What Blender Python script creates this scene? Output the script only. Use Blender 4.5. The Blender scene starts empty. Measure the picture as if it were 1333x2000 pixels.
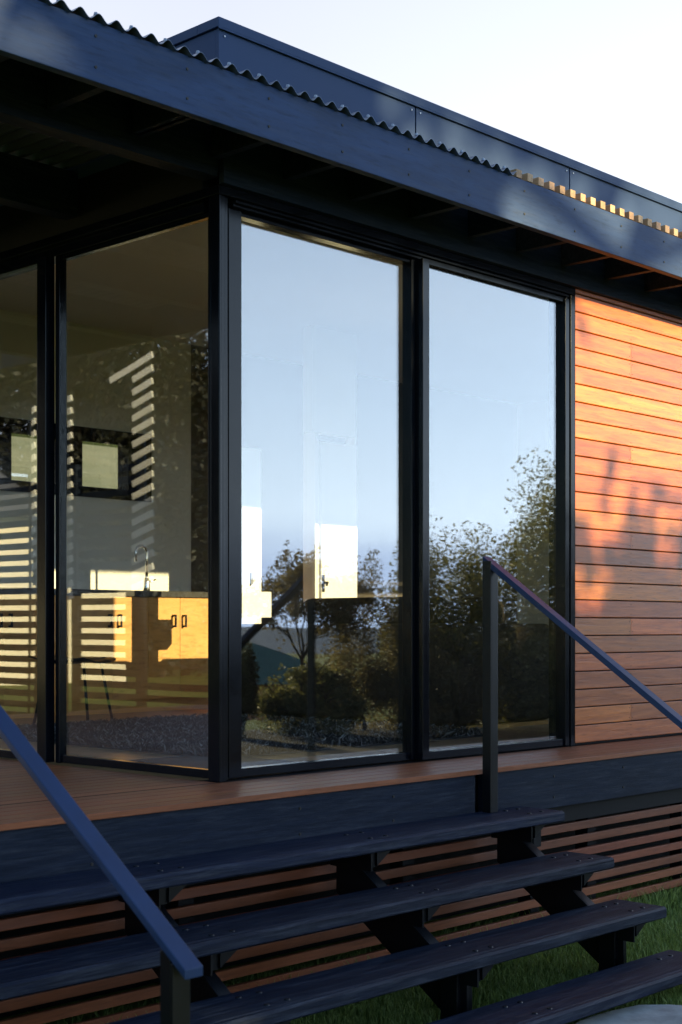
import bpy, bmesh, math, random
from mathutils import Vector, Matrix, noise
random.seed(7)
sc = bpy.context.scene
C = sc.collection
R = math.radians

# ------------------------------------------------------------------ camera, sky, sun, exposure
AZ = R(43.55)
FWD = Vector((math.cos(AZ), math.sin(AZ), 0)); RGT = Vector((math.sin(AZ), -math.cos(AZ), 0))
FPX = 2850.0; DEP = 5.95
CAMP = -FWD*DEP - RGT*((428-666.5)/FPX*DEP); CAMP.z = DEP*(1528-1224)/FPX
cd = bpy.data.cameras.new('camera'); cam = bpy.data.objects.new('camera', cd); C.objects.link(cam)
cam.location = CAMP
cam.rotation_euler = (R(90), 0, AZ - R(90))
cd.sensor_fit = 'VERTICAL'; cd.sensor_height = 36.0; cd.lens = FPX/2000*36.0
cd.shift_y = (1224-1000)/2000.0
cd.dof.use_dof = True; cd.dof.focus_distance = 6.7; cd.dof.aperture_fstop = 5.0
cd.clip_start = 0.05; cd.clip_end = 120000
sc.camera = cam

SUN = Vector((.30, -1.0, .28)).normalized()
w = bpy.data.worlds.new('World'); sc.world = w; w.use_nodes = True
nt = w.node_tree; bg = nt.nodes['Background']
sky = nt.nodes.new('ShaderNodeTexSky'); sky.sky_type = 'NISHITA'; sky.sun_disc = False
sky.sun_elevation = math.asin(SUN.z); sky.sun_rotation = math.atan2(SUN.x, SUN.y)
sky.air_density = 1.0; sky.dust_density = 0.1; sky.ozone_density = 3.0; sky.altitude = 50
def wn(t, **k):
    n_ = nt.nodes.new(t)
    for a_, b_ in k.items(): setattr(n_, a_, b_)
    return n_
def wmath(op, a, b=None, clamp=False):
    m = wn('ShaderNodeMath', operation=op, use_clamp=clamp)
    for i, x in enumerate((a, b)):
        if x is None: continue
        if hasattr(x, 'links'): nt.links.new(x, m.inputs[i])
        else: m.inputs[i].default_value = x
    return m.outputs[0]
tc = wn('ShaderNodeTexCoord'); sep = wn('ShaderNodeSeparateXYZ'); nt.links.new(tc.outputs['Generated'], sep.inputs[0])
dx, dy, dz = sep.outputs
low = wmath('POWER', wmath('SUBTRACT', 1.0, wmath('ABSOLUTE', dz), True), 2.2)
# bright thin overcast on the far (north-east) side of the sky
ne = wmath('MULTIPLY', wmath('ADD', wmath('MULTIPLY', dx, .62), wmath('MULTIPLY', dy, .95)), 1.8, True)
haze = wmath('MULTIPLY', wmath('MULTIPLY', wmath('POWER', low, .5), 1.25, True), ne)
def wmix(a, b, f, mode='MIX'):
    m = wn('ShaderNodeMix', data_type='RGBA', blend_type=mode)
    for x, i in ((f, 0), (a, 6), (b, 7)):
        if hasattr(x, 'links'): nt.links.new(x, m.inputs[i])
        else: m.inputs[i].default_value = x if i == 0 else (*x, 1)
    return m.outputs[2]
skyc = wmix(sky.outputs[0], (3.5, 3.42, 3.65), haze)
# low bank of blue-grey cloud over the sea, and a soft pale veil above it
mpw = wn('ShaderNodeMapping'); mpw.inputs['Scale'].default_value = (3, 3, 22); nt.links.new(tc.outputs['Generated'], mpw.inputs[0])
nz = wn('ShaderNodeTexNoise'); nz.inputs['Scale'].default_value = 1.3; nz.inputs['Detail'].default_value = 5; nt.links.new(mpw.outputs[0], nz.inputs['Vector'])
se = wmath('MULTIPLY', wmath('ADD', wmath('MULTIPLY', dx, .75), wmath('MULTIPLY', dy, -.66)), 1.0, True)
bank = wn('ShaderNodeMapRange', interpolation_type='SMOOTHSTEP'); nt.links.new(wmath('ADD', dz, wmath('MULTIPLY', wmath('SUBTRACT', nz.outputs[0], .5), .05)), bank.inputs[0])
bank.inputs[1].default_value = .085; bank.inputs[2].default_value = .03; bank.inputs[3].default_value = 0; bank.inputs[4].default_value = .92
skyc = wmix(skyc, (12.2, 14.6, 17.6), wmath('MULTIPLY', wmath('MULTIPLY', wmath('POWER', low, 1.5), se), .95))
skyc = wmix(skyc, (5.8, 7.7, 11.0), wmath('MULTIPLY', bank.outputs[0], se))
nt.links.new(skyc, bg.inputs[0]); bg.inputs[1].default_value = 0.12
sd = bpy.data.lights.new('sun', 'SUN'); sd.energy = 5.0; sd.angle = R(0.5); sd.color = (1.0, .84, .45)
so = bpy.data.objects.new('sun', sd); C.objects.link(so)
so.rotation_euler = SUN.to_track_quat('Z', 'Y').to_euler(); so.location = (3, -20, 14)
sc.view_settings.view_transform = 'Standard'; sc.view_settings.look = 'None'
sc.view_settings.exposure = 1.3; sc.view_settings.gamma = 1.0
sc.cycles.max_bounces = 10; sc.cycles.transparent_max_bounces = 24; sc.cycles.diffuse_bounces = 7
sc.cycles.glossy_bounces = 5; sc.cycles.use_denoising = True; sc.cycles.sample_clamp_indirect = 6
sc.cycles.caustics_reflective = False

# ------------------------------------------------------------------ helpers
class MB:
    """collects shapes into one mesh; every piece gets its own random 'rnd' face value"""
    def __init__(s): s.v = []; s.f = []; s.r = []
    def add(s, vs, fs, r=None):
        n = len(s.v); r = random.random() if r is None else r
        s.v += [tuple(v) for v in vs]
        for f in fs: s.f.append([i+n for i in f]); s.r.append(r)
        return s
    def box(s, x0, x1, y0, y1, z0, z1, r=None):
        return s.add([(x0,y0,z0),(x1,y0,z0),(x1,y1,z0),(x0,y1,z0),(x0,y0,z1),(x1,y0,z1),(x1,y1,z1),(x0,y1,z1)],
                     [(0,3,2,1),(4,5,6,7),(0,1,5,4),(1,2,6,5),(2,3,7,6),(3,0,4,7)], r)
    def bar(s, p, q, wd, ht, up=(0,0,1), r=None):
        p = Vector(p); q = Vector(q); d = (q-p).normalized(); a = d.cross(Vector(up)).normalized(); b = a.cross(d)
        vs = []
        for o in (p, q):
            for i, j in ((-1,-1),(1,-1),(1,1),(-1,1)): vs.append(o + a*(wd/2*i) + b*(ht/2*j))
        return s.add(vs, [(3,2,1,0),(4,5,6,7),(0,1,5,4),(1,2,6,5),(2,3,7,6),(3,0,4,7)], r)
    def prism(s, poly, axis, a, b, r=None):
        n = len(poly)
        def P(u, v, t): return {'x': (t,u,v), 'y': (u,t,v), 'z': (u,v,t)}[axis]
        vs = [P(u,v,a) for u,v in poly] + [P(u,v,b) for u,v in poly]
        fs = [tuple(range(n))[::-1], tuple(range(n,2*n))] + [(i,(i+1)%n,(i+1)%n+n,i+n) for i in range(n)]
        return s.add(vs, fs, r)
    def tube(s, pts, rad, n=10, r=None, cap=True):
        pts = [Vector(p) for p in pts]; rads = rad if isinstance(rad, (list, tuple)) else [rad]*len(pts)
        vs = []; up = Vector((0.31, 0.17, 0.93))
        for i, p in enumerate(pts):
            d = (pts[min(i+1,len(pts)-1)] - pts[max(i-1,0)]).normalized()
            a = d.cross(up)
            if a.length < 1e-3: a = d.cross(Vector((1,0,0)))
            a.normalize(); b = d.cross(a)
            for k in range(n):
                t = 2*math.pi*k/n; vs.append(p + (a*math.cos(t)+b*math.sin(t))*rads[i])
        fs = []
        for i in range(len(pts)-1):
            for k in range(n): fs.append((i*n+k, i*n+(k+1)%n, (i+1)*n+(k+1)%n, (i+1)*n+k))
        if cap: fs += [tuple(range(n))[::-1], tuple((len(pts)-1)*n+k for k in range(n))]
        return s.add(vs, fs, r)
    def build(s, name, m, parent=None, bevel=0, smooth=False, fixn=True):
        me = bpy.data.meshes.new(name); me.from_pydata(s.v, [], s.f)
        at = me.attributes.new('rnd', 'FLOAT', 'FACE'); at.data.foreach_set('value', s.r)
        if fixn:
            bm = bmesh.new(); bm.from_mesh(me); bmesh.ops.recalc_face_normals(bm, faces=bm.faces); bm.to_mesh(me); bm.free()
        if smooth: me.polygons.foreach_set('use_smooth', [True]*len(me.polygons))
        me.materials.append(m); me.update()
        o = bpy.data.objects.new(name, me); C.objects.link(o)
        if parent is not None:
            o.parent = parent
            o.matrix_parent_inverse = parent_inverse(parent)
        if bevel:
            b = o.modifiers.new('bevel', 'BEVEL'); b.width = bevel; b.segments = 2; b.limit_method = 'ANGLE'; b.angle_limit = R(40)
            b.harden_normals = False
        return o
def each(name, m, parent, pieces):
    for p, q, r_, n_ in pieces: MB().tube([p, q], r_, n_).build(name, m, parent)
def world_of(o):
    m = Matrix.LocRotScale(o.location, o.rotation_euler, o.scale)
    return world_of(o.parent) @ o.matrix_parent_inverse @ m if o.parent else m
def parent_inverse(p): return world_of(p).inverted()
def tag(o, label=None, cat=None, group=None, kind=None):
    if label: o['label'] = label
    if cat: o['category'] = cat
    if group: o['group'] = group
    if kind: o['kind'] = kind
    return o
def thing(name, label, cat, loc=(0,0,0), group=None, rz=0):
    o = bpy.data.objects.new(name, None); C.objects.link(o); o.location = loc; o.rotation_euler = (0,0,rz)
    o.empty_display_size = .2
    return tag(o, label, cat, group)
def copy_tree(o, parent=None):
    c = o.copy(); C.objects.link(c)
    if parent is not None: c.parent = parent
    for ch in list(o.children): copy_tree(ch, c)
    return c

# ------------------------------------------------------------------ materials
class Mat:
    def __init__(s, name):
        s.m = bpy.data.materials.new(name); s.m.use_nodes = True; s.t = s.m.node_tree
        s.b = s.t.nodes['Principled BSDF']
    def n(s, typ, **kw):
        nd = s.t.nodes.new(typ)
        for k, v in kw.items():
            if k.startswith('i_'): nd.inputs[k[2:].replace('_', ' ')].default_value = v
            else: setattr(nd, k, v)
        return nd
    def l(s, a, b): s.t.links.new(a, b)
    def coord(s, scale=(1,1,1), out='Object'):
        t = s.n('ShaderNodeTexCoord'); mp = s.n('ShaderNodeMapping'); mp.inputs['Scale'].default_value = scale
        s.l(t.outputs[out], mp.inputs['Vector']); return mp.outputs[0]
    def noise(s, vec, scale, detail=4, rough=.55, dist=0):
        nd = s.n('ShaderNodeTexNoise'); nd.inputs['Scale'].default_value = scale; nd.inputs['Detail'].default_value = detail
        nd.inputs['Roughness'].default_value = rough; nd.inputs['Distortion'].default_value = dist
        s.l(vec, nd.inputs['Vector']); return nd.outputs['Fac']
    def ramp(s, fac, stops):
        r = s.n('ShaderNodeValToRGB'); e = r.color_ramp.elements
        while len(e) < len(stops): e.new(.5)
        for i, (p, c) in enumerate(stops): e[i].position = p; e[i].color = (*c, 1) if len(c) == 3 else c
        s.l(fac, r.inputs[0]); return r.outputs[0]
    def mix(s, a, b, fac, mode='MIX'):
        m = s.n('ShaderNodeMix', data_type='RGBA', blend_type=mode)
        for src, ix in ((fac, 0), (a, 6), (b, 7)):
            if hasattr(src, 'links'): s.l(src, m.inputs[ix])
            else: m.inputs[ix].default_value = src if ix == 0 else (*src, 1)
        return m.outputs[2]
    def math(s, op, a, b=None):
        m = s.n('ShaderNodeMath', operation=op)
        for i, x in enumerate((a, b)):
            if x is None: continue
            if hasattr(x, 'links'): s.l(x, m.inputs[i])
            else: m.inputs[i].default_value = x
        return m.outputs[0]
    def rnd(s):
        a = s.n('ShaderNodeAttribute'); a.attribute_name = 'rnd'; return a.outputs['Fac']
    def bump(s, h, strength=.3, dist=.01):
        b = s.n('ShaderNodeBump'); b.inputs['Strength'].default_value = strength; b.inputs['Distance'].default_value = dist
        s.l(h, b.inputs['Height']); s.l(b.outputs[0], s.b.inputs['Normal'])
    def base(s, c):
        if hasattr(c, 'links'): s.l(c, s.b.inputs['Base Color'])
        else: s.b.inputs['Base Color'].default_value = (*c, 1)
    def rough(s, r):
        if hasattr(r, 'links'): s.l(r, s.b.inputs['Roughness'])
        else: s.b.inputs['Roughness'].default_value = r
    def set(s, **kw):
        for k, v in kw.items(): s.b.inputs[k.replace('_', ' ')].default_value = v
        return s

def wood(name, c0, c1, rough=(.35,.6), stretch=(1.2,14,14), vary=.5, bump=.15, spec=.5, dark=None, coat=0, scuff=0):
    M = Mat(name); v = M.coord(stretch)
    r = M.rnd()
    # every board reads its own stretch of grain
    comb = M.n('ShaderNodeCombineXYZ'); M.l(M.math('MULTIPLY', r, 37.0), comb.inputs[0]); M.l(M.math('MULTIPLY', r, 91.0), comb.inputs[1])
    va = M.n('ShaderNodeVectorMath', operation='ADD'); M.l(v, va.inputs[0]); M.l(comb.outputs[0], va.inputs[1]); v = va.outputs[0]
    g = M.noise(v, 2.2, 6, .62, .6); f = M.noise(v, 9, 4, .6)
    col = M.ramp(g, [(.25, c0), (.75, c1)])
    col = M.mix(col, tuple(x*.45 for x in c0), M.ramp(f, [(.52, (0,0,0)), (.8, (.7,.7,.7))]))
    if vary:
        hs = M.n('ShaderNodeHueSaturation'); M.l(col, hs.inputs['Color'])
        M.l(M.math('ADD', M.math('MULTIPLY', r, vary), 1-vary/2), hs.inputs['Value'])
        M.l(M.math('ADD', M.math('MULTIPLY', M.math('FRACT', M.math('MULTIPLY', r, 7.3)), .012), .494), hs.inputs['Hue'])
        col = hs.outputs[0]
    if scuff:      # rubbed, dusty streaks in the paint
        sv = M.noise(M.coord((1.6, 20, 20)), 2.6, 7, .72, .25)
        sm = M.ramp(sv, [(.47, (0,0,0)), (.60, (scuff*.4,)*3), (.74, (scuff,)*3)])
        col = M.mix(col, (.075,.083,.105), sm)
    M.base(col)
    M.rough(M.math('ADD', M.math('MULTIPLY', g, rough[1]-rough[0]), rough[0]))
    M.set(Specular_IOR_Level=spec)
    if coat: M.set(Coat_Weight=coat, Coat_Roughness=.25)
    M.bump(M.math('ADD', g, M.math('MULTIPLY', f, .6)), bump, .004)
    return M.m
def paint(name, c, rough=.4, spec=.5, metal=0, vary=.25, nscale=3, stretch=(1,1,1), bump=0, fine=60):
    M = Mat(name); v = M.coord(stretch); g = M.noise(v, nscale, 5, .6); f = M.noise(v, fine, 2)
    col = M.ramp(g, [(.3, tuple(x*(1-vary) for x in c)), (.7, tuple(x*(1+vary) for x in c))])
    M.base(col); M.rough(M.math('ADD', M.math('MULTIPLY', g, .22), rough-.11)); M.set(Specular_IOR_Level=spec, Metallic=metal)
    if bump: M.bump(M.math('ADD', M.math('MULTIPLY', g, .5), f), bump, .003)
    return M.m

M_CLAD = wood('oiled_hardwood_cladding', (.27,.056,.010), (.60,.165,.028), (.28,.46), (1.0,13,13), .62, .25, .5)
M_DECK = wood('decking_timber', (.19,.058,.020), (.31,.10,.038), (.36,.52), (1.0,18,18), .4, .3, .3)
M_SLAT = wood('skirt_batten_timber', (.13,.032,.011), (.24,.062,.022), (.4,.6), (1.2,16,16), .5, .2, .4)
M_BATT = wood('pale_batten_timber', (.36,.20,.10), (.58,.36,.20), (.5,.7), (12,1.2,12), .8, .2, .3)
M_BLKWOOD = wood('black_stained_timber', (.003,.007,.015), (.008,.0135,.026), (.5,.68), (1.4,20,20), .5, .35, .12, scuff=.3)
M_TREAD = wood('black_tread_timber', (.0025,.005,.012), (.007,.013,.032), (.42,.64), (1.2,24,24), .6, .6, .16, scuff=.6)
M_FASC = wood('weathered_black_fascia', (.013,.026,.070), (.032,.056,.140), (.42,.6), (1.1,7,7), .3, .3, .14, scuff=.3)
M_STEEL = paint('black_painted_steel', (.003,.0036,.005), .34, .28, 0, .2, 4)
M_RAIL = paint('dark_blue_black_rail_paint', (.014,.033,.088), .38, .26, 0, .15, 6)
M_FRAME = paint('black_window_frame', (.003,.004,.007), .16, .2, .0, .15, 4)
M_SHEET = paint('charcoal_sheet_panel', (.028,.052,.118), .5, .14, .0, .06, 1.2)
M_ROOF = paint('corrugated_roof_steel', (.11,.135,.18), .3, .5, .5, .15, 3)
M_BLACK = paint('dark_soffit_paint', (.006,.006,.007), .6, .15, 0, .2, 3)
M_CEIL = paint('warm_white_ceiling', (.80,.78,.75), .8, .2, 0, .03, 1)
M_WALLIN = paint('pale_interior_wall', (.86,.835,.78), .6, .3, 0, .03, 1.5)
M_WHITE = paint('white_door_paint', (.80,.78,.74), .45, .4, 0, .02, 2)
M_FLOOR = wood('interior_floor_boards', (.32,.20,.11), (.46,.31,.18), (.25,.4), (14,1.0,14), .3, .05, .5)
M_PLY = wood('plywood_cabinet_front', (.60,.285,.075), (.72,.385,.12), (.35,.5), (1.0,5,5), .12, .04, .4)
M_BENCH = paint('dark_benchtop', (.045,.042,.04), .3, .5, 0, .15, 20)
M_DIMWALL = paint('dimmed_rear_wall_brown', (.13,.11,.09), .7, .3, 0, .06, 2)
M_CHROME = paint('chrome', (.75,.75,.75), .15, .5, 1, .02, 3)
M_SOFA = paint('dark_brown_sofa_fabric', (.030,.024,.021), .9, .15, 0, .25, 30, bump=.25, fine=300)
M_RUG = paint('charcoal_shag', (.022,.022,.023), .85, .25, 0, .5, 40)
M_MESHMAT = paint('grey_rubber', (.10,.10,.105), .55, .4, 0, .2, 60)
M_ALU = paint('pale_aluminium_track', (.45,.46,.48), .35, .5, .6, .1, 30)
M_CREAM = paint('cream_house_wall', (.74,.66,.50), .7, .2, 0, .05, 1)
M_SUNBAR = paint('white_sun_bar_paint', (.82,.78,.68), .5, .3, 0, .03, 2)
M_ROOFGREEN = paint('green_roof_tile', (.035,.12,.085), .6, .3, 0, .15, 2)
M_BRICK = paint('terracotta_wall', (.42,.20,.13), .8, .2, 0, .2, 3)
M_ROOFGREY = paint('grey_roof', (.10,.10,.11), .6, .3, 0, .2, 2)
M_STONE = paint('pale_stone', (.36,.35,.32), .8, .3, 0, .3, 9, bump=.5, fine=50)
M_CONC = paint('concrete_path', (.25,.25,.26), .85, .25, 0, .2, 7, bump=.3, fine=90)
M_SCREW = paint('galvanised_screw', (.35,.36,.38), .4, .5, .8, .1, 9)
M_NAIL = paint('dark_nail_head', (.02,.018,.016), .5, .4, .3, .1, 9)
M_DBARK = paint('dark_conifer_bark', (.012,.010,.008), .9, .1, 0, .3, 8)
M_BARK = paint('tree_bark', (.075,.058,.045), .9, .2, 0, .35, 8, (6,6,1.5), .5, 40)

def glass():
    M = Mat('window_glass'); t = M.t; t.nodes.remove(M.b)
    lw = M.n('ShaderNodeLayerWeight'); lw.inputs['Blend'].default_value = .5
    p5 = M.math('POWER', lw.outputs['Facing'], 4.0)
    fac = M.math('ADD', M.math('MULTIPLY', p5, .84), GLASS_R)
    tr = M.n('ShaderNodeBsdfTransparent'); tr.inputs[0].default_value = (.985,.99,.985,1)
    gl = M.n('ShaderNodeBsdfGlossy'); gl.inputs['Roughness'].default_value = 0.0; gl.inputs[0].default_value = (.97,.98,1,1)
    bp = M.n('ShaderNodeBump'); bp.inputs['Strength'].default_value = 1; bp.inputs['Distance'].default_value = .0007
    M.l(M.noise(M.coord((1.1,1.1,.7)), 1.6, 1, .4), bp.inputs['Height']); M.l(bp.outputs[0], gl.inputs['Normal'])
    mx = M.n('ShaderNodeMixShader'); M.l(fac, mx.inputs[0]); M.l(tr.outputs[0], mx.inputs[1]); M.l(gl.outputs[0], mx.inputs[2])
    M.l(mx.outputs[0], t.nodes['Material Output'].inputs[0])
    return M.m
GLASS_R = .12
M_GLASS = glass()

def leafmat(name, c0, c1, transl=.35):
    M = Mat(name); t = M.t
    r = M.rnd(); col = M.ramp(r, [(.0, c0), (1.0, c1)])
    M.base(col); M.rough(.5); M.set(Specular_IOR_Level=.35)
    td = M.n('ShaderNodeBsdfTranslucent'); M.l(M.mix(col, (1.0,1.0,.5), .5, 'MULTIPLY'), td.inputs[0])
    mx = M.n('ShaderNodeMixShader'); mx.inputs[0].default_value = transl
    M.l(M.b.outputs[0], mx.inputs[1]); M.l(td.outputs[0], mx.inputs[2]); M.l(mx.outputs[0], t.nodes['Material Output'].inputs[0])
    return M.m
M_LEAF = leafmat('olive_leaves', (.08,.09,.04), (.34,.32,.14), .5)
M_CONIFER = leafmat('conifer_needles', (.006,.008,.005), (.022,.022,.012), .1)
M_LEAF2 = leafmat('brownish_leaves', (.11,.09,.055), (.30,.25,.13), .5)
M_LEAF3 = leafmat('dark_leaves', (.025,.03,.014), (.10,.11,.04))
M_GRASS = leafmat('grass_blades', (.09,.15,.03), (.32,.40,.11), .3)

# ------------------------------------------------------------------ ground, sea
def sstep(a, b, x):
    t = max(0, min(1, (x-a)/(b-a))); return t*t*(3-2*t)
def gz(x, y):
    z = -.80 - .055*max(0, min(5, -y-.4))
    d = (x*.70 - y*.71)
    z -= .12*min(46, max(0, d-21))
    if d > 67: z -= .0155*(d-67)
    z += sstep(-8, 4, x)*max(0, y-12)*.27 * (1-sstep(80, 200, y))
    if abs(x) > 20 or abs(y) > 20: z += .35*noise.noise((x*.05, y*.05, 0))
    return max(z, -75)
def axis():
    a = [0]; s = .35
    while a[-1] < 6000: a.append(a[-1]+s); s *= 1.09
    return [-t for t in a[:0:-1]] + a
ax = axis(); n = len(ax)
g = MB(); g.v = [(x, y, gz(x, y)) for y in ax for x in ax]
g.f = [(j*n+i, j*n+i+1, (j+1)*n+i+1, (j+1)*n+i) for j in range(n-1) for i in range(n-1)]; g.r = [.5]*len(g.f)
MG = Mat('lawn_ground'); v = MG.coord((1,1,1)); a = MG.noise(v, .35, 6, .6); b = MG.noise(v, 14, 5, .7)
col = MG.ramp(a, [(.3, (.075,.12,.02)), (.7, (.13,.18,.035))])
col = MG.mix(col, (.05,.038,.02), MG.ramp(b, [(.5, (0,0,0)), (.75, (.6,.6,.6))]))
geo = MG.n('ShaderNodeTexCoord'); sp3 = MG.n('ShaderNodeSeparateXYZ'); MG.l(geo.outputs['Object'], sp3.inputs[0])
far = MG.n('ShaderNodeMapRange'); MG.l(sp3.outputs[1], far.inputs[0]); far.inputs[1].default_value = 14; far.inputs[2].default_value = 24
past = MG.ramp(MG.noise(v, .12, 5, .6), [(.35, (.17,.185,.11)), (.55, (.25,.25,.16)), (.7, (.12,.15,.10))])
hx = MG.n('ShaderNodeMapRange'); MG.l(sp3.outputs[0], hx.inputs[0]); hx.inputs[1].default_value = -4; hx.inputs[2].default_value = 2
col = MG.mix(col, past, MG.math('MULTIPLY', far.outputs[0], hx.outputs[0]))
MG.base(col); MG.rough(.9); MG.set(Specular_IOR_Level=.15); MG.bump(b, .8, .05)
tag(g.build('ground', MG.m, smooth=True, fixn=False), kind='structure')
MS = Mat('sea_water'); v = MS.coord((1,1,1)); a = MS.noise(v, .02, 6)
MS.base((.03,.075,.15)); MS.rough(.7); MS.set(Specular_IOR_Level=.1); MS.bump(a, .3, 4)
s_ = MB(); s_.v = [(-2000,-70000,-40),(90000,-70000,-40),(90000,3000,-40),(-2000,3000,-40)]; s_.f = [(0,1,2,3)]; s_.r = [.5]
tag(s_.build('sea', MS.m, fixn=False), kind='structure')

# ------------------------------------------------------------------ house
YF = -.40                       # outer face of the fascia
house = thing('house', 'dark timber and glass house with corrugated roof and hardwood cladding', 'house', (0,0,0))
H = house
# cladding: overlapping board rows with a shadow gap, on a dark backing
cl = MB(); nl = []
WX0, WX1 = 3.68, 5.45             # unseen window, added to let sun reach the rear of the room
XC = 2.535
for k in range(26):
    z0 = .012 + .0962*k; z1 = min(z0+.0905, 2.452)
    jt = [3.08] if k % 5 == 1 or k in (22,) else []
    for xa, xb in ((XC, WX0), (WX1, 6.75), (8.1, 9.0)):
        if not (.3 < (z0+z1)/2 < 2.37):
            if xa == XC: xb = 6.75
            elif xa == WX1: continue
        elif xa == WX1 and z0 > 2.37: xb = 9.0
        if xa == 8.1 and z0 > 2.37: continue
        cuts = [xa] + [c for c in jt if xa < c < xb] + ([6.9] if k % 2 and xb > 7 else []) + [xb]
        for c0, c1 in zip(cuts, cuts[1:]):
            r = random.random()
            c0 = c0 + (.0012 if c0 != xa else 0); c1 = c1 - (.0012 if c1 != xb else 0)
            cl.prism([(0.0,z0),(-.002,z0+.003),(-.002,z1-.003),(.0,z1),(.018,z1),(.018,z0)], 'x', c0, c1, r)
    for xn in ((3.064, 3.096) if jt else (3.08,)):
        for zn in (z0+.018, z1-.018): nl.append(((xn, .0, zn), (xn, -.0032, zn), .0026, 8))
clad = cl.build('cladding', M_CLAD, H); 
each('nail_head', M_NAIL, clad, nl)
bk = MB(); bk.box(XC, WX0, .0185, .11, 0, 2.66); bk.box(WX1, 6.75, .0185, .11, 0, 2.66); bk.box(8.1, 9.0, .0185, .11, 0, 2.66); bk.box(6.75, 8.1, .0185, .11, 2.37, 2.66); bk.box(WX0, WX1, .0185, .11, 2.37, 2.66); bk.box(WX0, WX1, .0185, .11, 0, .3)
bk.build('wall_framing', M_BLACK, H)
# roof box (parapet) with sheet seams and cap flashing
pp = MB()
xs = [0.0, 1.2305, 2.485, 3.74, 4.99, 6.24, 7.5, 9.0]
for a_, b_ in zip(xs, xs[1:]): pp.box(a_+(.0 if a_ == 0 else .005), b_-.005, 0.0, .02, 2.66, 3.075)
ys = [0.0, 1.25, 2.5, 3.75, 5.0]
for a_, b_ in zip(ys, ys[1:]): pp.box(0.0, .02, a_+(.021 if a_ == 0 else .005), b_-.005, 2.66, 3.075)
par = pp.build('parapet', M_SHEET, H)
b2 = MB(); b2.box(.022, 9.0, .022, .06, 2.67, 3.07); b2.box(.022, .06, .061, 5, 2.67, 3.07); b2.box(.061, 9, .061, 5, 3.0, 3.06); b2.build('parapet_backing', M_BLACK, par)
cp = MB(); cp.box(-.012, 9.0, -.012, .12, 3.078, 3.118); cp.box(-.012, .12, .121, 5.0, 3.078, 3.118); cp.box(-.012, 9.0, -.0125, -.008, 3.07, 3.079)
cp.build('cap_flashing', M_SHEET, par, .003)
each('screw', M_SCREW, par, [((x, 0, 3.05), (x, -.004, 3.05), .004, 8) for x in (.03, 1.2, 1.262, 2.455, 2.515)])
# fascia
fz0, fz1 = 2.505, 2.712
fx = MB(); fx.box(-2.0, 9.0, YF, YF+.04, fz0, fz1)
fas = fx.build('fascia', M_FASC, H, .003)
fs_ = []
x = -1.33
while x < 4:
    for z in (fz0+.05, fz1-.05): fs_.append(((x, YF, z), (x, YF-.003, z), .0055, 10))
    x += .41
each('screw_head', M_NAIL, fas, fs_)
fx = MB(); fx.box(-2.0, -1.96, YF+.041, 4.6, fz0, fz1); fx.build('fascia', M_FASC, H, .003)
# rafters
for x in [-1.65+.40*i for i in range(4)]:
    MB().box(x, x+.04, YF+.041, -.012, fz0+.02, fz1-.03).build('rafter', M_BLKWOOD, H, .002)
for x in (-.47, -.07, .33, .74, 1.14, 1.58, 1.97, 2.36, 2.77, 3.17, 3.57, 3.97, 4.37):
    MB().box(x, x+.04, YF+.041, -.032, fz0+.02, fz1-.03).build('rafter', M_BLKWOOD, H, .002)
MB().box(-.001, 9.0, -.031, -.001, 2.4385, 2.655).build('wall_plate', M_BLKWOOD, H, .002)
# porch beams (run along the front, hang off the house)
for y in (0.0, .955, 1.95, 2.95, 3.95):
    MB().box(-1.955, -.002, y, y+.09, 2.468 if y == 0 else 2.49, 2.69).build('porch_beam', M_BLKWOOD, H, .003)
MB().box(-.0015, .10, .10, 4.6, 2.44, 2.66).build('upper_wall', M_BLACK, H)
# corrugated roof sheets
def corrugated(name, x0, x1, y0, y1, z):
    m = MB(); p = .0768; k = int((x1-x0)/p*12)
    top = []
    for i in range(k+1):
        x = x0+(x1-x0)*i/k; top.append((x, z+.0125*math.cos(2*math.pi*(x-.002)/p)))
    vs = []
    for yy in (y0, y1):
        vs += [(x, yy, zz+.0015) for x, zz in top] + [(x, yy, zz) for x, zz in top]
    N = k+1; fs = []
    for i in range(k):
        fs += [(i, i+1, 2*N+i+1, 2*N+i), (N+i, 3*N+i, 3*N+i+1, N+i+1), (i, N+i, N+i+1, i+1), (2*N+i, 2*N+i+1, 3*N+i+1, 3*N+i)]
    m.add(vs, fs, .5)
    return m.build(name, M_ROOF, H, smooth=False)
rz = fz1+.0075
corrugated('roof_sheet', -2.03, -.0025, YF-.02, 4.5, rz)
r1 = corrugated('roof_sheet', -.002, 1.46, YF-.02, -.016, rz)
m = []
for i in range(-30, 20):
    x = .002+.0768*i
    if i % 2 == 0 and -2.0 < x < 1.44: m.append(((x, YF+.0, rz+.0125), (x, YF+.0, rz+.023), [.009,.006], 8))
each('roof_screw', M_SCREW, r1, m)
# sun-shade battens at the open end of the roof
for i in range(34):
    x = 1.482+.087*i
    MB().box(x, x+.042, YF+.002, -.014, fz1+.004, fz1+.004+.038).build('shade_batten', M_BATT, H, .0015)
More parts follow.
